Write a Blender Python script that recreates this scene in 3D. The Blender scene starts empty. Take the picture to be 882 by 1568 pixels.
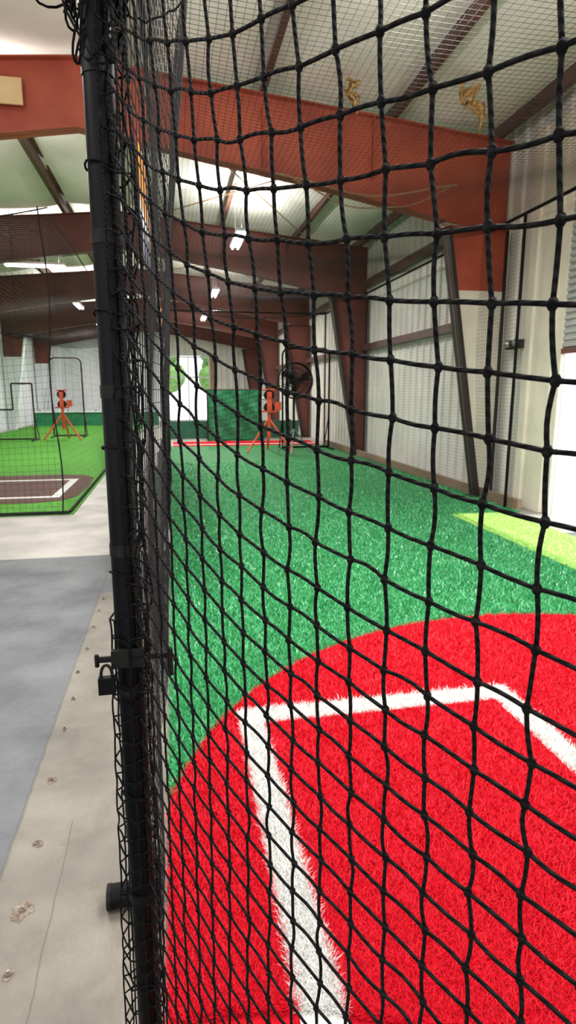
import bpy, bmesh, math, numpy as np, random
from mathutils import Vector, Matrix
random.seed(3); rng=np.random.default_rng(7)
S=bpy.context.scene
S.view_settings.view_transform='Standard'
S.view_settings.look='None'
S.view_settings.exposure=0.0
C=S.collection

# ------------------------------------------------------------------ materials
def nodes(m):
    m.use_nodes=True
    return m.node_tree.nodes,m.node_tree.links,m.node_tree.nodes['Principled BSDF']
def mat(name,c1,c2=None,scale=5,rough=.6,metal=0,bump=0,bscale=None,spec=.5,island=False,stretch=None,emit=0):
    m=bpy.data.materials.new(name); n,l,b=nodes(m)
    c2=c2 or tuple(x*.8 for x in c1)
    b.inputs['Roughness'].default_value=rough; b.inputs['Metallic'].default_value=metal
    b.inputs['Specular IOR Level'].default_value=spec
    g=n.new('ShaderNodeNewGeometry'); mp=n.new('ShaderNodeMapping')
    if stretch: mp.inputs['Scale'].default_value=stretch
    l.new(g.outputs['Position'],mp.inputs['Vector'])
    tx=n.new('ShaderNodeTexNoise'); tx.inputs['Scale'].default_value=scale; tx.inputs['Detail'].default_value=4
    l.new(mp.outputs[0],tx.inputs['Vector'])
    mx=n.new('ShaderNodeMix'); mx.data_type='RGBA'
    mx.inputs['A'].default_value=(*c1,1); mx.inputs['B'].default_value=(*c2,1)
    if island:
        ad=n.new('ShaderNodeMath'); ad.operation='MULTIPLY_ADD'; ad.inputs[1].default_value=.6
        sb=n.new('ShaderNodeMath'); sb.operation='MULTIPLY'; sb.inputs[1].default_value=.4
        l.new(tx.outputs['Fac'],sb.inputs[0])
        l.new(g.outputs['Random Per Island'],ad.inputs[0]); l.new(sb.outputs[0],ad.inputs[2])
        l.new(ad.outputs[0],mx.inputs['Factor'])
    else:
        r=n.new('ShaderNodeMapRange'); r.inputs['From Min'].default_value=.35; r.inputs['From Max'].default_value=.65
        l.new(tx.outputs['Fac'],r.inputs['Value']); l.new(r.outputs[0],mx.inputs['Factor'])
    l.new(mx.outputs['Result'],b.inputs['Base Color'])
    if bump:
        t2=n.new('ShaderNodeTexNoise'); t2.inputs['Scale'].default_value=bscale or scale*4; t2.inputs['Detail'].default_value=5
        l.new(mp.outputs[0],t2.inputs['Vector'])
        bp=n.new('ShaderNodeBump'); bp.inputs['Strength'].default_value=bump; bp.inputs['Distance'].default_value=.02
        l.new(t2.outputs['Fac'],bp.inputs['Height']); l.new(bp.outputs[0],b.inputs['Normal'])
    if emit:
        b.inputs['Emission Color'].default_value=(*c1,1); b.inputs['Emission Strength'].default_value=emit
    return m
M={}
M['rope']=mat('rope_black',(.0022,.0022,.0024),(.006,.006,.006),60,.8,spec=.1)
nn,ll,bb=nodes(M['rope'])
g=nn.new('ShaderNodeNewGeometry'); wv=nn.new('ShaderNodeTexWave'); wv.wave_type='BANDS'; wv.bands_direction='DIAGONAL'
wv.inputs['Scale'].default_value=75; wv.inputs['Distortion'].default_value=.6
ll.new(g.outputs['Position'],wv.inputs['Vector']); bp=nn.new('ShaderNodeBump'); bp.inputs['Strength'].default_value=.9; bp.inputs['Distance'].default_value=.002
ll.new(wv.outputs['Fac'],bp.inputs['Height']); ll.new(bp.outputs[0],bb.inputs['Normal'])
M['net']=mat('net_twine',(.008,.008,.008),(.02,.02,.02),30,.8,spec=.15)
M['pole']=mat('black_powdercoat',(.0012,.0012,.0015),(.0025,.0025,.003),12,.42,spec=.11)
M['blackmetal']=mat('black_metal',(.003,.003,.003),(.009,.008,.007),40,.5,spec=.15)
M['red']=mat('turf_red',(.90,.010,.036),(.56,.0,.014),7,.5,island=True,spec=.45)
M['redbase']=mat('turf_red_base',(.66,.003,.016),(.46,.0,.008),60,.8,bump=.8,bscale=220,spec=.15)
M['green']=mat('turf_green',(.10,.60,.24),(.018,.23,.065),6,.33,island=True,spec=.9)
M['greenbase']=mat('turf_green_base',(.045,.37,.115),(.014,.165,.042),50,.55,bump=1,bscale=160,spec=.4)
M['white']=mat('turf_white',(.85,.85,.83),(.7,.7,.68),8,.5,island=True)
M['whitebase']=mat('turf_white_base',(.8,.8,.78),(.66,.66,.64),60,.8,bump=.6,bscale=200)
M['sunlit']=mat('turf_painted_sun',(.42,.74,.17),(.32,.60,.12),30,.6,bump=.6,bscale=150)  # green turf with door sunlight painted into its colour
M['lgreen']=mat('turf_left_green',(.10,.36,.03),(.05,.23,.018),14,.7,bump=.8,bscale=90,spec=.2)
M['brown']=mat('turf_clay',(.105,.042,.028),(.06,.024,.017),20,.8,bump=.6,bscale=90)
M['ceil']=mat('insulation_vinyl',(.93,.895,.83),(.86,.82,.75),1.3,.9,bump=.35,bscale=5,spec=.05)
M['wall']=mat('wall_sheet',(.76,.745,.69),(.66,.645,.59),1.6,.6)
M['wallw']=mat('wall_white',(.84,.87,.90),(.76,.8,.84),1.2,.6)
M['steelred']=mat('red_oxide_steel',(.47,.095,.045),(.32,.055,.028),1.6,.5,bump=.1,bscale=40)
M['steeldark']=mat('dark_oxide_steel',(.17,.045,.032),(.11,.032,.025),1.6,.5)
M['purlin']=mat('purlin_steel',(.14,.06,.045),(.07,.035,.03),2.5,.5)
M['flange']=mat('flange_dark',(.028,.021,.019),(.04,.028,.024),3,.6,spec=.2)
M['cream']=mat('cream_panel',(.74,.71,.60),(.64,.61,.51),2.5,.6,bump=.2,bscale=8)
M['shutter']=mat('shutter_grey',(.42,.44,.42),(.36,.38,.36),2,.45,metal=.1)
M['wood']=mat('timber',(.42,.27,.14),(.30,.18,.09),3,.6,stretch=(1,.2,1))
M['plank']=mat('timber_curb',(.32,.22,.14),(.2,.14,.1),3,.7,stretch=(1,.2,1))
M['ply']=mat('plywood',(.74,.56,.30),(.66,.47,.23),3,.6)
M['tarp']=mat('green_tarp',(.015,.20,.08),(.01,.13,.05),5,.5,bump=.3,bscale=10)
M['tarpdark']=mat('dark_green_barrier',(.01,.10,.05),(.008,.07,.035),5,.6)
M['redpaint']=mat('orange_red_paint',(.75,.10,.035),(.58,.06,.02),6,.4)
M['silver']=mat('galvanised',(.5,.5,.5),(.35,.35,.35),20,.35,metal=.8)
M['vinyl']=mat('grey_vinyl',(.10,.11,.13),(.07,.075,.09),3,.6)
M['orange']=mat('banner_orange',(.75,.28,.03),(.6,.2,.02),2,.5)
M['navy']=mat('banner_navy',(.03,.05,.14),(.02,.03,.09),2,.5)
M['foam']=mat('fibreglass',(.68,.46,.16),(.50,.28,.08),14,.9,bump=1,bscale=30)
M['tube']=mat('led_tube',(1,1,.97),(1,1,.97),1,.4,emit=12)
M['bark']=mat('bark',(.12,.08,.05),None,10,.9)
M['leaf']=mat('foliage',(.16,.30,.08),(.07,.16,.03),4,.8,bump=1,bscale=9)
M['asph']=mat('pale_concrete',(.68,.68,.66),(.6,.6,.58),.8,.8)
M['chip']=mat('chipped_concrete',(.36,.30,.23),(.12,.09,.07),60,.9,bump=1,bscale=120)
M['rust']=mat('rusty_bolt',(.16,.10,.07),(.3,.27,.24),90,.6,metal=.5)

# floor: concrete with painted zones
def floor_mat():
    m=bpy.data.materials.new('concrete_floor'); n,l,b=nodes(m)
    g=n.new('ShaderNodeNewGeometry'); sp=n.new('ShaderNodeSeparateXYZ'); l.new(g.outputs['Position'],sp.inputs[0])
    def math_(op,a,bv,c=None):
        k=n.new('ShaderNodeMath'); k.operation=op
        for i,x in enumerate([a,bv,c]):
            if x is None: continue
            if isinstance(x,(int,float)): k.inputs[i].default_value=x
            else: l.new(x,k.inputs[i])
        return k.outputs[0]
    def noise(sc,d=5,w=0.):
        t=n.new('ShaderNodeTexNoise'); t.inputs['Scale'].default_value=sc; t.inputs['Detail'].default_value=d
        l.new(g.outputs['Position'],t.inputs['Vector']); return t.outputs['Fac']
    def mix(f,A,B):
        k=n.new('ShaderNodeMix'); k.data_type='RGBA'
        if isinstance(f,float): k.inputs['Factor'].default_value=f
        else: l.new(f,k.inputs['Factor'])
        for q,x in (('A',A),('B',B)):
            if isinstance(x,tuple): k.inputs[q].default_value=(*x,1)
            else: l.new(x,k.inputs[q])
        return k.outputs['Result']
    def rng_(f,a,bb):
        r=n.new('ShaderNodeMapRange'); r.inputs['From Min'].default_value=a; r.inputs['From Max'].default_value=bb; l.new(f,r.inputs['Value']); return r.outputs[0]
    jit=math_('MULTIPLY_ADD',noise(9),.014,-.007)
    X=math_('ADD',sp.outputs['X'],jit); Y=math_('ADD',sp.outputs['Y'],jit)
    a=math_('MULTIPLY',math_('LESS_THAN',X,-.585),math_('LESS_THAN',Y,5.67))
    c=math_('MULTIPLY',math_('GREATER_THAN',Y,4.55),math_('LESS_THAN',Y,5.67))
    mask=math_('MAXIMUM',a,c)
    n1=rng_(noise(2.2),.35,.65); n2=rng_(noise(22),.35,.7); n3=rng_(noise(5.5),.45,.7)
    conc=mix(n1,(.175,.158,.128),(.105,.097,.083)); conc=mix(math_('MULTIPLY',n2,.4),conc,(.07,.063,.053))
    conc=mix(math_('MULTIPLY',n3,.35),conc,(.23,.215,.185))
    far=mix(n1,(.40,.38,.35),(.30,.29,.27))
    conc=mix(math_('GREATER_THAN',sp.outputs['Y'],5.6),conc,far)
    paint=mix(n1,(.079,.087,.099),(.055,.061,.072)); paint=mix(math_('MULTIPLY',n2,.25),paint,(.12,.128,.137))
    paint=mix(math_('MULTIPLY',n3,.25),paint,(.13,.138,.15))
    col=mix(mask,conc,paint)
    d=math_('ABSOLUTE',math_('ADD',X,.585),0)
    ln=math_('MULTIPLY',math_('LESS_THAN',d,.006),math_('LESS_THAN',Y,5.67))
    d2=math_('LESS_THAN',math_('ABSOLUTE',math_('ADD',X,.40),0),.0028)
    d2=math_('MULTIPLY',d2,math_('LESS_THAN',Y,2.0))
    col=mix(math_('MULTIPLY',math_('MAXIMUM',ln,d2),.5),col,(.04,.037,.033))
    l.new(col,b.inputs['Base Color'])
    l.new(math_('MULTIPLY_ADD',n1,.2,.42),b.inputs['Roughness'])
    bp=n.new('ShaderNodeBump'); bp.inputs['Strength'].default_value=.25; bp.inputs['Distance'].default_value=.01
    l.new(noise(60),bp.inputs['Height']); l.new(bp.outputs[0],b.inputs['Normal'])
    return m
M['floor']=floor_mat()

# ------------------------------------------------------------------ geometry helpers
def obj_from(name,V,F,m,smooth=False,parent=None):
    me=bpy.data.meshes.new(name)
    V=np.asarray(V,dtype=np.float32).reshape(-1,3)
    if isinstance(F,np.ndarray):
        k=F.shape[1]; nf=len(F)
        me.vertices.add(len(V)); me.vertices.foreach_set('co',V.ravel())
        me.loops.add(nf*k); me.loops.foreach_set('vertex_index',F.astype(np.int32).ravel())
        me.polygons.add(nf); me.polygons.foreach_set('loop_start',np.arange(0,nf*k,k,dtype=np.int32))
        me.update(calc_edges=True)
    else:
        me.from_pydata([tuple(map(float,v)) for v in V],[],[tuple(f) for f in F]); me.update()
    if smooth: me.polygons.foreach_set('use_smooth',np.ones(len(me.polygons),dtype=bool))
    for mm in (m if isinstance(m,list) else [m]): me.materials.append(mm)
    o=bpy.data.objects.new(name,me); C.objects.link(o)
    if parent: o.parent=parent
    return o
def empty(name,loc=(0,0,0)):
    e=bpy.data.objects.new(name,None); e.location=loc; C.objects.link(e); e.empty_display_size=.2
    return e
class B:
    """accumulates boxes / tubes / polys in one mesh with several materials"""
    def __init__(s): s.V=[];s.F=[];s.mi=[];s.mats=[]
    def _m(s,m):
        if m not in s.mats: s.mats.append(m)
        return s.mats.index(m)
    def add(s,V,F,m):
        o=len(s.V); i=s._m(m)
        s.V+= [tuple(v) for v in V]
        for f in F: s.F.append(tuple(int(a)+o for a in f)); s.mi.append(i)
    def box(s,x0,x1,y0,y1,z0,z1,m):
        V=[(x,y,z) for x in(x0,x1) for y in(y0,y1) for z in(z0,z1)]
        s.add(V,[(0,1,3,2),(4,6,7,5),(0,4,5,1),(2,3,7,6),(0,2,6,4),(1,5,7,3)],m)
    def prism(s,pts,a,b,m,axis='y'):
        n=len(pts)
        if axis=='y': V=[(p[0],a,p[1]) for p in pts]+[(p[0],b,p[1]) for p in pts]
        elif axis=='x': V=[(a,p[0],p[1]) for p in pts]+[(b,p[0],p[1]) for p in pts]
        else: V=[(p[0],p[1],a) for p in pts]+[(p[0],p[1],b) for p in pts]
        F=[tuple(range(n)),tuple(range(2*n-1,n-1,-1))]+[(i,i+n,(i+1)%n+n,(i+1)%n) for i in range(n)]
        s.add(V,F,m)
    def tube(s,P,r,m,k=10,cap=True):
        P=np.array(P,float)
        T=np.gradient(P,axis=0); T/=np.linalg.norm(T,axis=1)[:,None]+1e-9
        ref=np.array([0,0,1.]) if abs(T[:,2]).max()<.9 else np.array([1,.3,0.]) if abs(T[:,0]).max()<.8 else np.array([.2,1,.1])
        Bn=np.cross(T,ref); Bn/=np.linalg.norm(Bn,axis=1)[:,None]+1e-9; N=np.cross(Bn,T)
        r=np.broadcast_to(np.asarray(r,float),(len(P),))
        th=np.linspace(0,2*np.pi,k,endpoint=False)
        V=P[:,None]+r[:,None,None]*(np.cos(th)[None,:,None]*N[:,None]+np.sin(th)[None,:,None]*Bn[:,None])
        n=len(P); F=[]
        for i in range(n-1):
            for j in range(k):
                F.append((i*k+j,i*k+(j+1)%k,(i+1)*k+(j+1)%k,(i+1)*k+j))
        if cap: F+= [tuple(range(k-1,-1,-1)),tuple((n-1)*k+j for j in range(k))]
        s.add(V.reshape(-1,3),F,m)
    def sphere(s,c,r,m,nu=12,nv=8):
        r=np.broadcast_to(np.asarray(r,float),(3,)); V=[];F=[]
        for i in range(nv+1):
            a=math.pi*i/nv
            for j in range(nu):
                b=2*math.pi*j/nu; V.append((c[0]+r[0]*math.sin(a)*math.cos(b),c[1]+r[1]*math.sin(a)*math.sin(b),c[2]+r[2]*math.cos(a)))
        for i in range(nv):
            for j in range(nu): F.append((i*nu+j,(i+1)*nu+j,(i+1)*nu+(j+1)%nu,i*nu+(j+1)%nu))
        s.add(V,F,m)
    def make(s,name,parent=None,smooth=False,bevel=0):
        o=obj_from(name,s.V,s.F,s.mats,parent=parent)
        o.data.polygons.foreach_set('material_index',np.array(s.mi,dtype=np.int32))
        bm=bmesh.new(); bm.from_mesh(o.data); bmesh.ops.recalc_face_normals(bm,faces=bm.faces); bm.to_mesh(o.data); bm.free()
        if smooth:
            o.data.polygons.foreach_set('use_smooth',np.ones(len(o.data.polygons),dtype=bool))
            try: o.data.set_sharp_from_angle(angle=math.radians(40))
            except Exception: pass
        if bevel:
            q=o.modifiers.new('bevel','BEVEL'); q.width=bevel; q.segments=2; q.limit_method='ANGLE'
        return o
def strands(P,r,k,ref):
    """P (m,n,3) -> tube verts/faces"""
    m_,n_,_=P.shape
    T=np.gradient(P,axis=1); T/=np.linalg.norm(T,axis=2)[...,None]+1e-12
    Bn=np.cross(T,ref); Bn/=np.linalg.norm(Bn,axis=2)[...,None]+1e-12; N=np.cross(Bn,T)
    th=np.linspace(0,2*np.pi,k,endpoint=False)
    V=P[:,:,None]+r*(np.cos(th)[:,None]*N[:,:,None]+np.sin(th)[:,None]*Bn[:,:,None])
    idx=np.arange(m_*n_*k).reshape(m_,n_,k); nx=np.roll(idx,-1,axis=2)
    F=np.stack([idx[:,:-1],nx[:,:-1],nx[:,1:],idx[:,1:]],axis=-1).reshape(-1,4)
    return V.reshape(-1,3),F
def net(name,G,r,ref,m,parent=None,k=3):
    V1,F1=strands(G,r,k,ref); V2,F2=strands(G.transpose(1,0,2),r,k,ref)
    return obj_from(name,np.vstack([V1,V2]),np.vstack([F1,F2+len(V1)]),m,parent=parent,smooth=False)
def lowfreq(u,v,seed,amp,f=1.5):
    r=np.random.default_rng(seed); out=np.zeros(np.broadcast(u,v).shape)
    for _ in range(5):
        a,b,c=r.normal(size=3); out=out+np.sin(u*a*f+v*b*f+c*6)
    return out*amp/2.2

# ------------------------------------------------------------------ shell
XR,XL,YB,YN=4.60,-6.5,32.0,-3.0
def roofz(x): return 5.42-.093*abs(x+.95)
b=B(); b.box(XL-.2,XR+.2,YN,YB+.2,-.15,0,M['floor']); b.make('floor')
b=B(); b.box(-60,60,-40,90,-.4,-.16,M['asph']); b.make('ground_outside')
# ceiling : vinyl faced insulation sagging between purlins
pur=[-.4,1.24,2.9,4.35,-2.0,-3.6,-5.2]
xs=np.linspace(XL-.1,XR+.1,140); ys=np.linspace(YN,YB+.1,90)
PX=np.array(sorted(pur))
def ceilz(x,y):
    d=np.min(np.abs(PX[None,:]-x[:,None]),axis=1); s=np.clip(d/.8,0,1)
    return roofz(x)[:,None]-.09*np.sin(s*np.pi/2)[:,None]+.025*np.sin(x*5)[:,None]*np.sin(y*3.1)[None]
Z=ceilz(xs,ys); V=np.stack([np.repeat(xs,len(ys)),np.tile(ys,len(xs)),Z.ravel()],1)
ii=np.arange(len(xs)*len(ys)).reshape(len(xs),len(ys))
F=np.stack([ii[:-1,:-1],ii[:-1,1:],ii[1:,1:],ii[1:,:-1]],-1).reshape(-1,4)
o=obj_from('ceiling',V,F,M['ceil'],smooth=True); q=o.modifiers.new('thick','SOLIDIFY'); q.thickness=.1; q.offset=-1
# corrugated wall
def corr(b,a0,a1,z0,z1,pos,m,axis,pitch=.3,depth=.035,t=.02,dirn=1):
    pts=[];y=a0
    while y<a1-1e-6:
        for f,d in ((0,0),(.62,0),(.70,1),(.92,1)):
            yy=y+f*pitch
            if yy<=a1: pts.append((yy,d*depth*dirn))
        y+=pitch
    pts.append((a1,0)); V=[];F=[]
    for (yy,d) in pts:
        for z in(z0,z1):
            V.append((pos-d,yy,z) if axis=='y' else (yy,pos-d,z))
    for (yy,d) in pts:
        for z in(z0,z1):
            V.append((pos+t*dirn,yy,z) if axis=='y' else (yy,pos+t*dirn,z))
    n=len(pts)
    for i in range(n-1):
        F.append((2*i,2*i+1,2*i+3,2*i+2)); k=2*n; F.append((k+2*i,k+2*i+2,k+2*i+3,k+2*i+1))
        F.append((2*i+1,k+2*i+1,k+2*i+3,2*i+3))
    b.add(V,F,m)
DY0,DY1,DH=1.2,6.62,2.0
b=B()
corr(b,YN,DY0,0,5.0,XR,M['wall'],'y'); corr(b,DY1,YB,0,5.0,XR,M['wall'],'y'); corr(b,DY0,DY1,3.9,5.0,XR,M['wall'],'y')
b.make('wall_right')
b=B(); corr(b,YN,YB,0,5.0,XL,M['wallw'],'y',dirn=-1); b.make('wall_left')
b=B(); corr(b,XL,-.15,0,5.5,YB,M['wallw'],'x'); corr(b,2.0,XR,0,5.5,YB,M['wall'],'x'); corr(b,-.15,2.0,3.3,5.5,YB,M['wall'],'x'); b.make('wall_back')
# roll-up door, partly raised
b=B()
z=DH
while z<3.9:
    b.prism([(XR-.02,z),(XR-.05,z+.02),(XR-.05,z+.055),(XR-.02,z+.075),(XR-.005,z+.075),(XR-.005,z)],DY0+.02,DY1-.02,M['shutter']); z+=.078
b.box(XR-.06,XR-.002,DY0+.02,DY1-.02,DH-.06,DH,M['steeldark'])
b.make('door_1')
b=B(); b.box(XR-.055,XR-.001,DY1-.02,DY1+.12,0,4.6,M['cream']); b.box(XR-.10,XR-.055,DY1+.10,DY1+.62,0,4.6,M['cream']); b.box(XR-.14,XR-.03,DY1+.5,DY1+.66,0,4.6,M['cream'])
b.make('trim_1',bevel=.008)
b=B()
for x in(-.12,.9,1.95): b.box(x-.03,x+.03,YB-.05,YB-.0,0,3.28,M['silver'])
for zz in(.0,2.2,3.2): b.box(-.15,1.98,YB-.04,YB-.0,zz,zz+.07,M['silver'])
b.box(2.02,2.25,YB-.12,YB-.04,0,3.4,M['wood']); b.make('door_2')

# steel portal frames
def portal(y,near=False):
    e=empty('steel_portal_frame',(0,y,0))
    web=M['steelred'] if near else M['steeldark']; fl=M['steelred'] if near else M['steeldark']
    b=B(); R=-.95
    def mir(p): return (2*R-p[0],p[1])
    XO=4.52
    for side,f in ((0,lambda p:p),(1,mir)):
        top0,top1=(R,5.18),(XO,4.68); bo1,bo0=(3.62,3.70),(R,4.47)
        mid=(1.6,4.08)
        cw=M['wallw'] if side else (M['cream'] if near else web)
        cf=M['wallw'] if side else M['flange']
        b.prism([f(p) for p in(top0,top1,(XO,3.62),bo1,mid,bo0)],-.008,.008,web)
        def fl_(p,q,t,m,hw=.1):
            p=np.array(p);q=np.array(q);d=(q-p)/np.linalg.norm(q-p);n=np.array([-d[1],d[0]])*t
            b.prism([f(p),f(q),f(q+n),f(p+n)],-hw,hw,m)
        fl_(top0,top1,.016,fl); fl_(bo0,mid,.016,fl); fl_(mid,bo1,.016,fl); fl_((3.6,3.62),(XO,3.62),.02,fl)
        for sx in (2.6,1.2): b.prism([f((sx,4.85)),f((sx+.012,4.85)),f((sx+.012,4.15)),f((sx,4.15))],-.09,.09,fl)
        zc=2.85; xi,xb=3.64,4.28; xc=xi+(xb-xi)*(3.62-zc)/3.62
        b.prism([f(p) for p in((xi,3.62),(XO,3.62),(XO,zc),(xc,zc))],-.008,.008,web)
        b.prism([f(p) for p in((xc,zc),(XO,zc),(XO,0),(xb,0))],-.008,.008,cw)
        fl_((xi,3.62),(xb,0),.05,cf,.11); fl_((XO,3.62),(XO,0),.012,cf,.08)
        b.prism([f((4.2,.0)),f((XO,.0)),f((XO,.02)),f((4.2,.02))],-.12,.12,cf)
    b.make('frame_steel',parent=e)
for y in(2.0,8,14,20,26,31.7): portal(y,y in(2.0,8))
b=B()
for x in pur:
    z=roofz(x)-.2; m=M['purlin']
    b.box(x-.008,x+.008,YN,YB,z,z+.2,m); b.box(x-.07,x+.008,YN,YB,z-.006,z+.004,m); b.box(x-.008,x+.07,YN,YB,z+.19,z+.2,m)
b.make('roof_purlins')
b=B()
for z in(2.45,3.85): b.box(XR-.2,XR-.19,8.1,YB,z,z+.12,M['purlin']); b.box(XR-.2,XR-.04,8.1,YB,z-.01,z,M['purlin'])
b.make('wall_girts')
b=B(); b.box(4.32,4.38,6.9,17,0.001,.14,M['plank']); b.make('baseboard_right',bevel=.006)
b=B()
for (y0,y1) in((8,14),(14,20),(20,26)):
    b.tube([(3.3,y0,4.7),(-.4,y1,5.1)],.012,M['wood'],6); b.tube([(-.4,y0,5.1),(3.3,y1,4.7)],.012,M['wood'],6)
b.make('roof_brace_rods')

# ------------------------------------------------------------------ light fixtures
def fixture(x,y,z,ang,E,up):
    e=empty('ceiling_light_fixture',(x,y,z)); e.rotation_euler=(0,0,ang)
    b=B(); b.box(-.10,.10,-.65,.65,0,.05,M['wallw']); 
    for dx in(-.05,.05): b.tube([(dx,-.6,-.025),(dx,.6,-.025)],.022,M['tube'],8)
    for yy in(-.5,.5): b.tube([(0,yy,.05),(0,yy,roofz(x)-z-.1)],.004,M['silver'],5)
    b.make('fixture_body',parent=e)
    for nm,zz,rx,en in(('fixture_lamp',-.06,0,E),('added_ceiling_fill',.06,math.pi,up)):  # the upward lamp is an added fill to brighten the ceiling
        L=bpy.data.lights.new(nm,'AREA'); L.shape='RECTANGLE'; L.size=.2; L.size_y=1.2; L.energy=en; L.color=(1,.97,.92)
        lo=bpy.data.objects.new(nm,L); lo.location=(0,0,zz); lo.rotation_euler=(rx,0,0); C.objects.link(lo); lo.parent=e
for a in((1.32,11.8,4.25,0,175,75),(1.32,18,4.25,0,175,70),(1.32,24,4.25,0,170,60),(-2.8,14.6,4.2,math.pi/2,175,65),(-2.3,8.9,4.45,0,150,55),(-2.8,21,4.2,0,190,60),(-2.8,27,4.2,0,220,60),(1.6,.6,4.0,0,120,90),(1.5,3.3,3.9,0,190,150),(-1.9,3.9,3.9,0,100,95),(-2.8,.5,4.0,0,100,60)):  # the nearest ones are out of view, added to brighten the near ceiling
    fixture(*a)

# ------------------------------------------------------------------ turf
CX,CY,CR=1.97,1.42,2.12
TX0,TX1,TY0,TY1=-.06,4.30,-.9,17.0
def inbox(x,y):
    o=(x>.25)&(x<1.63)&(y<2.61)&(y>.72); i=(x>.365)&(x<1.515)&(y<2.48)&(y>.84)
    return o&~i
def blades(name,mask,mb,hgt,parent,N=900000,wid=.0016):
    n=N; d=1.2/(rng.random(n)*(1-1.2/13)+1.2/13)   # pdf ~ 1/d^2
    th=rng.uniform(-.35,1.25,n)
    x=d*np.sin(th); y=d*np.cos(th)
    ok=(x>TX0)&(x<TX1)&(y>.6)&(y<TY1)&~((x>4.08)&(y<6.8))&mask(x,y); x,y,d=x[ok],y[ok],d[ok]; n=len(x)
    w=wid*(d/1.6)**.75*rng.uniform(.7,1.3,n); h=hgt*rng.uniform(.6,1.15,n)
    az=rng.uniform(0,2*np.pi,n); lean=rng.uniform(.1,1.0,n)*h
    la=rng.uniform(0,2*np.pi,n)
    bx=np.cos(az)*w;by=np.sin(az)*w
    tx=x+np.cos(la)*lean;ty=y+np.sin(la)*lean
    mxx=x+np.cos(la)*lean*.35; myy=y+np.sin(la)*lean*.35
    z0=np.full(n,.002)
    V=np.stack([np.stack([x-bx,y-by,z0],1),np.stack([x+bx,y+by,z0],1),np.stack([mxx+bx*.8,myy+by*.8,h*.6],1),np.stack([mxx-bx*.8,myy-by*.8,h*.6],1),np.stack([tx,ty,h],1)],1).reshape(-1,3)
    i=np.arange(n)*5
    F=np.concatenate([np.stack([i,i+1,i+2],1),np.stack([i,i+2,i+3],1),np.stack([i+3,i+2,i+4],1)])
    return obj_from(name,V,F,mb,parent=parent)
incirc=lambda x,y:((x-CX)**2+(y-CY)**2<CR**2)
insunlit=lambda x,y:(x>3.33)&(y>4.35)&(y<6.75)
e=empty('green_turf'); b=B(); b.prism([(TX0,TY0),(4.08,TY0),(4.08,6.8),(TX1,6.8),(TX1,TY1),(TX0,TY1)],0,.008,M['greenbase'],'z'); b.make('turf_backing',parent=e)
blades('turf_pile',lambda x,y:~incirc(x,y)&~insunlit(x,y),M['green'],.036,e)
e=empty('painted_sun_turf'); b=B(); b.box(3.33,4.08,4.35,6.75,.0082,.02,M['sunlit']); b.make('turf_backing',parent=e)  # paler patch standing in for the sunlit strip of green turf by the door
blades('turf_pile',insunlit,M['sunlit'],.040,e)
e=empty('red_turf_circle'); b=B()
pts=[(CX+CR*math.cos(a),CY+CR*math.sin(a)) for a in np.linspace(0,2*math.pi,120,endpoint=False)]
pts=[(max(x,TX0+.004),y) for x,y in pts]
b.prism(pts,.0082,.012,M['redbase'],'z'); b.make('turf_backing',parent=e)
blades('turf_pile',lambda x,y:incirc(x,y)&~inbox(x,y),M['red'],.032,e)
e=empty('batters_box_line'); b=B()
for (x0,x1,y0,y1) in((.25,.365,.72,2.61),(1.515,1.63,.72,2.61),(.365,1.515,2.485,2.61),(.365,1.515,.72,.84)): b.box(x0,x1,y0,y1,.0122,.0145,M['whitebase'])
b.make('line_backing',parent=e)
blades('line_pile',inbox,M['white'],.034,e)
b=B(); b.box(0,4.2,17.02,18.6,.0,.012,M['redbase']); b.box(0,4.2,17.4,17.58,.012,.016,M['whitebase']); b.make('red_turf_mat')
b=B(); b.box(-.1,4.1,19.6,19.7,.02,.58,M['tarpdark']); 
for x in(-.1,1.2,2.5,3.8): b.box(x,x+.05,19.7,19.76,0,.62,M['flange'])
b.make('low_green_barrier')
b=B(); b.box(XL+.3,-1.25,7.72,28.5,0,.012,M['lgreen']); b.make('green_turf.001')
b=B(); pts=[(-1.9,8.55),(-1.55,8.7),(-1.4,9.0),(-1.36,10),(-1.4,11.0),(-1.6,11.35),(-1.95,11.5),(-5.2,11.5),(-5.2,8.55)]
b.prism(pts,.0122,.017,M['brown'],'z')
for (x0,x1,y0,y1) in((-1.75,-1.63,8.95,10.85),(-3.0,-1.75,10.73,10.85),(-3.0,-1.75,8.95,9.07),(-3.12,-3.0,8.95,10.85)): b.box(x0,x1,y0,y1,.0172,.02,M['whitebase'])
b.make('clay_batting_mat')

# ------------------------------------------------------------------ batting cage
cage=empty('batting_cage')
px_,py_=-.088,1.02; XC=4.26
b=B()
b.tube([(px_,py_,0.0),(px_,py_,3.62)],.0225,M['pole'],24)
b.tube([(px_,py_,3.6),(-.083,16.8,3.6)],.02,M['pole'],10); b.tube([(px_,py_,3.6),(XC,py_,3.6)],.02,M['pole'],10)
for z in(.55,.98,1.23,1.49,1.72,1.95): b.tube([(px_,py_,z),(px_,py_,z+.02)],.0238,M['blackmetal'],24)
b.tube([(px_,py_,0),(px_,py_,.012)],.07,M['pole'],20)
for (x,y) in((-.083,16.8),(XC,16.8),(XC,7.1)): b.tube([(x,y,0),(x,y,3.6)],.02,M['pole'],12)
b.tube([(XC,py_,3.6),(XC,16.8,3.6)],.02,M['pole'],10); b.tube([(-.083,16.8,3.6),(XC,16.8,3.6)],.02,M['pole'],10)
b.make('cage_pipes',parent=cage,smooth=True)
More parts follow.
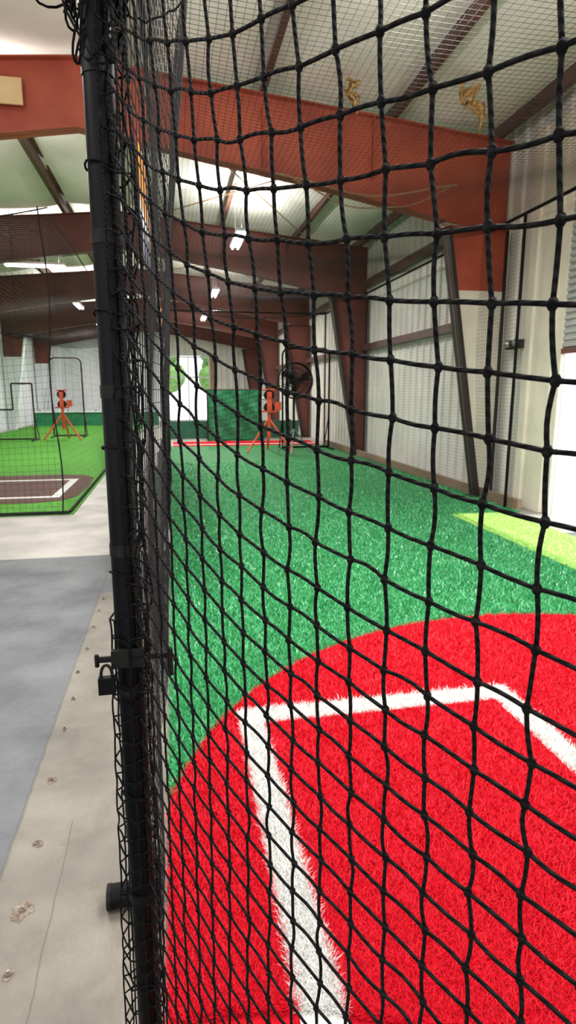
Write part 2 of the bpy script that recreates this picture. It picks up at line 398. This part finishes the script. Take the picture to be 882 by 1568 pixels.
# near drooping net
c=.048; nw,nz=36,66
wi=np.arange(nw)*c; zj=.02+np.arange(nz)*c
W,Zg=np.meshgrid(wi,zj,indexing='ij')
A_,L_=.27,.33
kz=np.clip(.25+(Zg-.5)*.75,.12,1.0)
Zs=Zg-kz*A_*(1-np.exp(-W/L_))
Zs=np.maximum(Zs,.012+Zg*.05)
ii,jj=np.meshgrid(np.arange(nw),np.arange(nz),indexing='ij')
alt=((ii+jj)%2)*2-1
fade=1-np.exp(-W/.12)
Wd=W+.0015*alt*fade+lowfreq(W*3,Zg*3,11,.0045)*fade+rng.normal(0,.0008,W.shape)*fade
Wd=Wd-fade*.03*np.clip((Zg-1.75)/.5,0,1.3)
Zs=Zs+rng.normal(0,.0009,W.shape)*fade+lowfreq(W*4,Zg*2,12,.0045)*fade
off=fade*(.03*np.clip((Zg-1.7)/.5,0,1.5)+lowfreq(W*2,Zg*2,5,.006))
dx,dy=.4545,-.8907; nx,ny=-.8907,-.4545
G=np.stack([px_+.015+dx*Wd+nx*off,py_-.02+dy*Wd+ny*off,Zs],-1)
def refine(P,s=5,sag=.0011):
    m_,n_,_=P.shape
    t=np.linspace(0,1,s,endpoint=False)
    Q=P[:,:-1,None]*(1-t)[:,None]+P[:,1:,None]*t[:,None]
    bow=rng.normal(0,sag,(m_,n_-1,1,3))*np.sin(np.pi*t)[None,None,:,None]
    Q=(Q+bow).reshape(m_,-1,3)
    return np.concatenate([Q,P[:,-1:]],1)
ref=np.array([nx,ny,.01])
V1,F1=strands(refine(G),.0019,8,ref); V2,F2=strands(refine(G.transpose(1,0,2)),.0019,8,ref)
sv=[];nu,nv=8,5
for i in range(nv+1):
    for j in range(nu):
        a=math.pi*i/nv; q=2*math.pi*j/nu; sv.append((math.sin(a)*math.cos(q),math.sin(a)*math.sin(q),math.cos(a)))
sv=np.array(sv); sf=np.array([(i*nu+j,(i+1)*nu+j,(i+1)*nu+(j+1)%nu,i*nu+(j+1)%nu) for i in range(nv) for j in range(nu)])
K=G.reshape(-1,3); KV=(K[:,None]+sv[None]*np.array([.0039,.0039,.0049])).reshape(-1,3)
KF=(sf[None]+(np.arange(len(K))*len(sv))[:,None,None]).reshape(-1,4)
V=np.vstack([V1,V2,KV]); F=np.vstack([F1,F2+len(V1),KF+len(V1)+len(V2)])
obj_from('front_net',V,F,M['rope'],smooth=True,parent=cage)
# net gathered around the pole: bulges on the outer side only low down
na,nz2=9,30; A,Zz=np.meshgrid(np.linspace(0,2*np.pi,na),np.linspace(.02,1.12,nz2),indexing='ij')
rad=.0265+.003*rng.random(A.shape)+.022*np.clip(1.15-Zz,0,1)*np.clip(np.cos(A-np.pi),0,1)
Gw=np.stack([px_+rad*np.cos(A),py_+rad*np.sin(A),Zz+rng.normal(0,.006,A.shape)],-1)
V1,F1=strands(refine(Gw,3),.0016,6,np.array([.1,.2,1.]) ); V2,F2=strands(refine(Gw.transpose(1,0,2),4,.001),.0016,6,np.array([.02,.03,1.]))
A,Zz=np.meshgrid(np.linspace(-1.5,.9,5),np.linspace(1.0,2.6,36),indexing='ij')
rad=.028+.02*rng.random(A.shape)
Gw=np.stack([px_+rad*np.cos(A),py_+rad*np.sin(A),Zz+rng.normal(0,.008,A.shape)],-1)
V3,F3=strands(refine(Gw,3),.0018,6,np.array([.1,.2,1.]) ); V4,F4=strands(refine(Gw.transpose(1,0,2),4,.001),.0018,6,np.array([.02,.03,1.]))
o1=len(V1);o2=o1+len(V2);o3=o2+len(V3)
obj_from('pole_net_wrap',np.vstack([V1,V2,V3,V4]),np.vstack([F1,F2+o1,F3+o2,F4+o3]),M['rope'],smooth=True,parent=cage)
b=B()
for k in range(60):
    zc=random.uniform(2.0,2.35); a0=random.uniform(0,6.3); r0=random.uniform(.024,.04+.03*(zc>2.08)); P=[]
    for t in np.linspace(0,random.uniform(2.5,6.5),26):
        P.append((px_+r0*math.cos(a0+t)*(1+.2*math.sin(3*t+k)),py_+r0*math.sin(a0+t),zc+.05*math.sin(t*1.7+k)))
    b.tube(P,.0018,M['rope'],6)
for k in range(30):
    z0=2.02+random.uniform(0,.35); P=[]
    for t in np.linspace(0,1,16):
        w=t*random.uniform(.28,.3)*(1+.5*(k%3)); P.append((px_+dx*w+random.uniform(-.004,.004),py_+dy*w*.5+t*.2*(k%2),z0+.25*(t-.3)**2*(k%4)/2+random.uniform(-.004,.004)))
    b.tube(P,.0016,M['rope'],6)
for z in np.arange(.15,2.0,.21):
    b.tube([(px_+.026*math.cos(t),py_+.026*math.sin(t),z+.004*math.sin(t*2)) for t in np.linspace(0,6.3,18)],.0018,M['rope'],6)
b.make('net_bunching',parent=cage,smooth=True)
# side net, ceiling net, right net
ys=np.arange(py_,16.8,c); zs=np.arange(.02,3.6,c); Y,Zg=np.meshgrid(ys,zs,indexing='ij')
yy=np.clip((Y-py_)/1.5,0,1)
X=-.083+yy*(.26*(Zg/3.6)**2*np.clip(1-(Y-2)/14,0,1)+lowfreq(Y*1.2,Zg,3,.022))
net('side_net',np.stack([X,Y,Zg],-1),.0017,np.array([1.,0,0]),M['net'],cage)
xs=np.arange(-.06,XC,c); X,Y=np.meshgrid(xs,ys,indexing='ij')
Zc=3.6-.22*np.clip(np.sin(np.pi*(X+.06)/4.35),0,1)**.8*(.6+.4*np.sin(Y*.9)**2)+lowfreq(X,Y,8,.02)
net('ceiling_net',np.stack([X,Y,Zc],-1),.0015,np.array([0.,0,1.]),M['net'],cage)
ys2=np.arange(6.9,16.8,c); Y,Zg=np.meshgrid(ys2,zs,indexing='ij')
net('right_net',np.stack([XC-.06-lowfreq(Y,Zg,2,.03),Y,Zg],-1),.0013,np.array([1.,0,0]),M['net'],cage)
# padlock + latch
b=B(); zl=1.045
b.box(px_-.05,px_+.075,py_-.034,py_-.028,zl+.006,zl+.016,M['blackmetal'])
b.box(px_-.028,px_+.028,py_-.036,py_-.024,zl-.006,zl+.026,M['blackmetal'])
b.tube([(px_-.052,py_-.03,zl+.02),(px_-.052,py_-.03,zl-.002)],.004,M['blackmetal'],8)
b.tube([(px_+.07,py_-.045,zl+.03),(px_+.07,py_-.045,zl-.02)],.005,M['blackmetal'],8)
b.make('gate_latch',bevel=.001)
b=B()
b.box(px_-.050,px_-.022,py_-.050,py_-.037,zl-.045,zl-.015,M['pole'])
b.tube([(px_-.036+.009*math.cos(t),py_-.043,zl-.012+.018*math.sin(t)) for t in np.linspace(-.2,math.pi+.2,14)],.0028,M['blackmetal'],8)
b.make('padlock',bevel=.002)
# floor pipe stub
b=B()
b.tube([(-.232,1.59,.036),(-.15,1.595,.036),(-.10,1.60,.036)],.034,M['pole'],20); b.tube([(-.24,1.59,.036),(-.228,1.59,.036)],.036,M['blackmetal'],20)
b.box(-.115,-.085,1.5,1.7,.001,.008,M['blackmetal'])
b.make('floor_pipe_foot',smooth=True)
# banners and vinyl skirt on outer face
def sheet(name,y0,y1,z0,z1,x,mats,amp=.01):
    b=B(); n=24
    for k,(f0,f1,m) in enumerate(mats):
        za,zb=z0+(z1-z0)*f0,z0+(z1-z0)*f1
        V=[];F=[]
        for i in range(n+1):
            y=y0+(y1-y0)*i/n; xx=x+amp*math.sin(y*4.3+k*0)
            V+=[(xx,y,za),(xx,y,zb),(xx-.004,y,za),(xx-.004,y,zb)]
        for i in range(n): 
            a=4*i; F+=[(a,a+1,a+5,a+4),(a+2,a+6,a+7,a+3),(a+1,a+3,a+7,a+5),(a,a+4,a+6,a+2)]
        b.add(V,F,m)
    return b.make(name)
sheet('sponsor_banner',4.0,12,2.35,3.0,-.13,[(0,.3,M['navy']),(.3,.45,M['wallw']),(.45,1,M['orange'])])
sheet('vinyl_kick_panel',4.2,13,.03,.95,-.13,[(0,1,M['vinyl'])])

# ------------------------------------------------------------------ left practice cage
lc=empty('practice_cage')
xs=np.arange(-6.0,-1.29,.075); zs=np.arange(.03,3.5,.075); X,Zg=np.meshgrid(xs,zs,indexing='ij')
top=.16*np.abs(np.sin((X+1.3)*1.5)); Zn=Zg*(3.55-top)/3.5
net('front_net',np.stack([X,7.75+lowfreq(X,Zg,4,.04),Zn],-1),.0014,np.array([0.,1,0]),M['net'],lc)
ys=np.arange(7.75,27,.1); zs=np.arange(.03,3.5,.1); Y,Zg=np.meshgrid(ys,zs,indexing='ij')
net('side_net',np.stack([-1.32+lowfreq(Y,Zg,6,.04),Y,Zg],-1),.0014,np.array([1.,0,0]),M['net'],lc)
net('outer_net',np.stack([-5.9+lowfreq(Y,Zg,9,.04),Y,Zg],-1),.0014,np.array([1.,0,0]),M['net'],lc)
xs=np.arange(-6.0,-1.29,.1); X,Y=np.meshgrid(xs,ys,indexing='ij')
net('roof_net',np.stack([X,Y,3.5-.25*np.sin(np.pi*(X+6)/4.7)**2+lowfreq(X,Y,10,.03)],-1),.0018,np.array([0.,0,1.]),M['net'],lc)
b=B()
b.tube([(-1.38+.03*math.sin(z*3),7.72,z) for z in np.linspace(3.55,.02,30)],.009,M['net'],6)
b.tube([(x,7.74,3.55-.16*abs(math.sin((x+1.3)*1.5))) for x in np.linspace(-6,-1.3,60)],.008,M['net'],6)
b.tube([(-1.3,y,.03) for y in np.linspace(7.75,27,30)],.02,M['net'],6)
b.tube([(x,7.72,.03) for x in np.linspace(-6,-1.3,10)],.02,M['net'],6)
b.tube([(-1.3,y,3.52-.05*abs(math.sin(y))) for y in np.linspace(7.75,27,60)],.008,M['net'],6)
b.make('edge_ropes',parent=lc)
b=B(); b.box(XL+.5,-.6,28.6,28.7,0,.6,M['tarp']); b.box(XL+.5,-.6,28.55,28.6,.6,.65,M['wallw'])
for x in np.arange(-5.8,-.6,1.2): b.box(x,x+.05,28.7,28.76,0,.7,M['flange'])
b.make('low_green_barrier.001')

# ------------------------------------------------------------------ equipment
def screen(x0,x1,y,h,m,notch=False):
    e=empty('protective_screen',(0,0,0)); b=B(); r=.026
    def rr(x0,x1,z0,z1,rad=.18):
        P=[]
        for (cx,cz,a0) in((x1-rad,z1-rad,0),(x0+rad,z1-rad,90)):
            for t in np.linspace(a0,a0+90,7): P.append((cx+rad*math.cos(math.radians(t)),y,cz+rad*math.sin(math.radians(t))))
        return [(x1,y,z0)]+P+[(x0,y,z0)]
    if notch:
        xm=(x0+x1)/2
        P=[(x0,y,.05),(x0,y,h*.55),(xm,y,h*.55),(xm,y,h),(x1,y,h),(x1,y,.05)]
        b.tube(P[:2],r,m);b.tube([(x0,y,h*.55),(xm,y,h*.55)],r,m);b.tube([(xm,y,h*.55),(xm,y,h)],r,m);b.tube([(xm,y,h),(x1,y,h)],r,m);b.tube([(x1,y,h),(x1,y,.05)],r,m)
    else: b.tube(rr(x0,x1,.05,h),r,m)
    b.tube([(x0,y,.06),(x1,y,.06)],r,m)
    for x in(x0,x1): b.tube([(x,y-.55,.035),(x,y+.55,.035)],r,m); b.tube([(x,y+.5,.03),(x,y,.9)],.014,m)
    b.make('screen_frame',parent=e,smooth=True)
    xs=np.arange(x0,x1,.06); zs=np.arange(.06,h*.55 if notch else h-.03,.06); X,Z_=np.meshgrid(xs,zs,indexing='ij')
    net('screen_net',np.stack([X,np.full(X.shape,y),Z_],-1),.0014,np.array([0.,1,0]),M['net'],e)
screen(2.85,4.1,15.7,2.6,M['pole'])
screen(-3.9,-2.9,21.4,2.6,M['flange']); screen(-5.4,-4.2,20,1.75,M['flange'],True)
def machine(x,y,s=1.0):
    e=empty('pitching_machine',(x,y,0)); b=B(); m=M['redpaint']
    for a in(math.radians(200),math.radians(330),math.radians(85)):
        b.tube([(0,0,.85*s),(.62*s*math.cos(a),.62*s*math.sin(a),.03)],.028,m,8); b.tube([(.15*math.cos(a),.15*math.sin(a),.62*s),(.4*s*math.cos(a),.4*s*math.sin(a),.32*s)],.02,m,6)
    b.tube([(0,0,.35),(0,0,1.2*s)],.045,m,12)
    for dz in(1.12*s,1.42*s):
        b.tube([(0,-.05,dz),(0,.06,dz)],.13,M['blackmetal'],20); b.tube([(0,-.12,dz),(0,-.05,dz)],.06,m,14)
        b.tube([(0,.06,dz),(0,.24,dz)],.075,M['silver'],14)
    b.box(-.06,.06,-.09,-.07,1.0*s,1.5*s,m); b.box(-.2,.2,-.06,.14,1.0*s,1.04*s,m)
    b.tube([(-.1,.3,1.34*s),(.02,-.02,1.27*s)],.035,M['silver'],10); b.box(.14,.3,-.05,.05,1.05*s,1.25*s,m)
    b.tube([(-.16,0,1.55*s),(.16,0,1.55*s)],.02,m,8)
    b.make('machine_body',parent=e,smooth=True)
machine(2.38,15.0); machine(-3.35,20.0,1.0)
# pedestal fan
e=empty('pedestal_fan',(2.93,14.4,0)); b=B(); zc=1.76;R=.42
for rr_,yy in((R,-.0),(R*.98,.12),(R*.72,-.05),(R*.45,-.07),(R*.2,-.08),(R*.7,.15),(R*.4,.16)):
    b.tube([(rr_*math.cos(t),yy,zc+rr_*math.sin(t)) for t in np.linspace(0,2*math.pi,40)],.018 if rr_>.4 else .008,M['blackmetal'],6,False)
for t in np.linspace(0,2*math.pi,40,endpoint=False):
    b.tube([(.03*math.cos(t),-.085,zc+.03*math.sin(t)),(.3*math.cos(t),-.05,zc+.3*math.sin(t)),(R*math.cos(t),0,zc+R*math.sin(t)),(R*math.cos(t),.12,zc+R*math.sin(t)),(.1*math.cos(t),.17,zc+.1*math.sin(t))],.0055,M['blackmetal'],4)
for k in range(3):
    a=k*2*math.pi/3+.4
    V=[(.05*math.cos(a-.5),.03,zc+.05*math.sin(a-.5)),(.36*math.cos(a-.35),.0,zc+.36*math.sin(a-.35)),(.38*math.cos(a+.25),.09,zc+.38*math.sin(a+.25)),(.06*math.cos(a+.7),.06,zc+.06*math.sin(a+.7))]
    b.add(V,[(0,1,2,3)],M['blackmetal'])
b.tube([(0,-.09,zc),(0,-.07,zc)],.07,M['blackmetal'],16); b.tube([(0,.1,zc),(0,.34,zc)],.1,M['blackmetal'],16)
b.tube([(0,.2,zc-.05),(0,.2,.3)],.03,M['blackmetal'],10)
for a in(.3,2.3,4.4): b.tube([(0,.2,.62),(.5*math.cos(a),.2+.5*math.sin(a),.02)],.018,M['silver'],8)
b.make('fan_body',parent=e,smooth=True)
# green padded backstop
b=B(); 
V=[];F=[];nx_,nz_=16,12
for i in range(nx_+1):
    for j in range(nz_+1):
        V.append((1.1+1.6*i/nx_,18.8+.03*math.sin(i*1.1)+.02*math.sin(j*1.3+i),.05+1.5*j/nz_))
for i in range(nx_):
    for j in range(nz_): a=i*(nz_+1)+j; F.append((a,a+1,a+nz_+2,a+nz_+1))
b.add(V,F,M['tarp'])
b.box(1.1,2.7,18.86,18.95,0.0,1.52,M['tarp']); b.tube([(1.08,18.85,0),(1.08,18.85,1.58)],.025,M['flange']); b.tube([(2.72,18.85,0),(2.72,18.85,1.58)],.025,M['flange']); b.tube([(1.08,18.85,1.56),(2.72,18.85,1.56)],.025,M['flange'])
for x in(1.08,2.72): b.tube([(x,18.85,1.1),(x,19.4,.02)],.018,M['flange'])
b.make('padded_backstop')
b=B(); b.box(-1.95,-1.50,7.86,7.885,4.63,4.90,M['ply']); b.box(-1.93,-1.88,7.885,7.89,4.7,4.85,M['wood']); b.make('plywood_panel',bevel=.004)
b=B(); b.tube([(1.3+2.3*t,7.6,4.02-.16*math.sin(math.pi*t)-.0*t+.02*math.sin(9*t)) for t in np.linspace(0,1,40)],.012,M['wood'],6)
b.tube([(1.5+2.0*t,7.62,3.98-.28*math.sin(math.pi*t)+.015*math.sin(14*t)) for t in np.linspace(0,1,40)],.009,M['wood'],6); b.make('extension_cord')
def torn(x,y,z,w,h,seed,slant=0):
    r=np.random.default_rng(seed); b=B(); V=[];F=[];n=14
    for i in range(n+1):
        for j in range(n+1):
            u=i/n-.5;v=j/n
            sx=u*w*(1-.6*v)+.04*math.sin(v*7+seed)+slant*v
            V.append((x+sx+r.normal(0,.01),y+.06*math.sin(u*8+v*5+seed)+r.normal(0,.015),z-v*h*(1+.4*math.sin(u*9+seed))+r.normal(0,.01)))
    for i in range(n):
        for j in range(n):
            if r.random()<.92-.35*(j/n): a=i*(n+1)+j; F.append((a,a+1,a+n+2,a+n+1))
    b.add(V,F,M['foam']); o=b.make('torn_insulation',smooth=True); q=o.modifiers.new('t','SOLIDIFY'); q.thickness=.02
torn(2.12,7.4,4.98,.14,.24,1,.06); torn(3.3,6.9,4.80,.24,.32,2,.18)
b=B(); b.box(4.40,4.48,7.25,7.6,2.05,2.16,M['flange']); b.sphere((4.38,7.32,2.12),.05,M['silver']); b.sphere((4.38,7.52,2.12),.05,M['silver']); b.make('emergency_light',smooth=True)
# bolts and chips along the concrete strip
b=B(); k=0
for (x,y) in [(-.475,1.42),(-.485,1.625),(-.50,1.9),(-.52,2.25),(-.53,2.62),(-.535,2.9),(-.555,3.2),(-.545,3.5),(-.55,3.85),(-.55,4.15),(-.55,4.4),(-.40,3.95),(-.41,4.25),(-.38,3.6)]:
    k+=1; n=16; r0=random.uniform(.011,.018) if k!=2 else .028
    P=[(x+r0*(1+random.uniform(-.35,.5))*math.cos(a),y+r0*(1+random.uniform(-.35,.6))*math.sin(a)) for a in np.linspace(0,2*math.pi,n,endpoint=False)]
    b.prism(P,.0,.0015,M['chip'],'z')
    b.tube([(x,y,0),(x,y,.008)],.008,M['rust'],10); b.tube([(x,y,.008),(x,y,.016)],.005,M['rust'],6)
b.make('anchor_bolts')
def tree(x,y,h):
    e=empty('tree',(x,y,-.16)); b=B(); b.tube([(0,0,0),(.1,0,h*.3),(0,.1,h*.6)],[.22,.16,.1],M['bark'],8)
    for _ in range(9):
        b.sphere((random.uniform(-1.2,1.2),random.uniform(-1,1),h*.45+random.uniform(0,h*.45)),random.uniform(.7,1.2),M['leaf'],10,7)
    o=b.make('tree_body',parent=e,smooth=True)
    t=bpy.data.textures.new('leafnoise','CLOUDS'); t.noise_scale=.4; q=o.modifiers.new('s','SUBSURF'); q.levels=1;q.render_levels=1; q=o.modifiers.new('d','DISPLACE'); q.texture=t; q.strength=.5
tree(-.8,48,5.5); tree(4,52,6); tree(-6,55,6)

# ------------------------------------------------------------------ light & world
w=bpy.data.worlds.new('world'); S.world=w; w.use_nodes=True; bg=w.node_tree.nodes['Background']
bg.inputs[0].default_value=(.90,.94,1,1); bg.inputs[1].default_value=2.15
L=bpy.data.lights.new('sun','SUN'); L.energy=4.5; L.angle=.01; L.color=(1,.96,.88); so=bpy.data.objects.new('sun',L); C.objects.link(so)
d=Vector((-.60,.12,-1)).normalized(); so.rotation_euler=d.to_track_quat('-Z','Y').to_euler()

cam=bpy.data.cameras.new('camera'); co=bpy.data.objects.new('camera',cam); C.objects.link(co)
cam.sensor_fit='VERTICAL'; cam.sensor_height=36; cam.lens=920/1568*36; cam.clip_start=.02; cam.clip_end=300
cam.dof.use_dof=True; cam.dof.focus_distance=.75; cam.dof.aperture_fstop=16
co.location=(0,0,1.5); co.rotation_euler=(math.radians(90-11.31),0,math.radians(-10.8))
S.camera=co
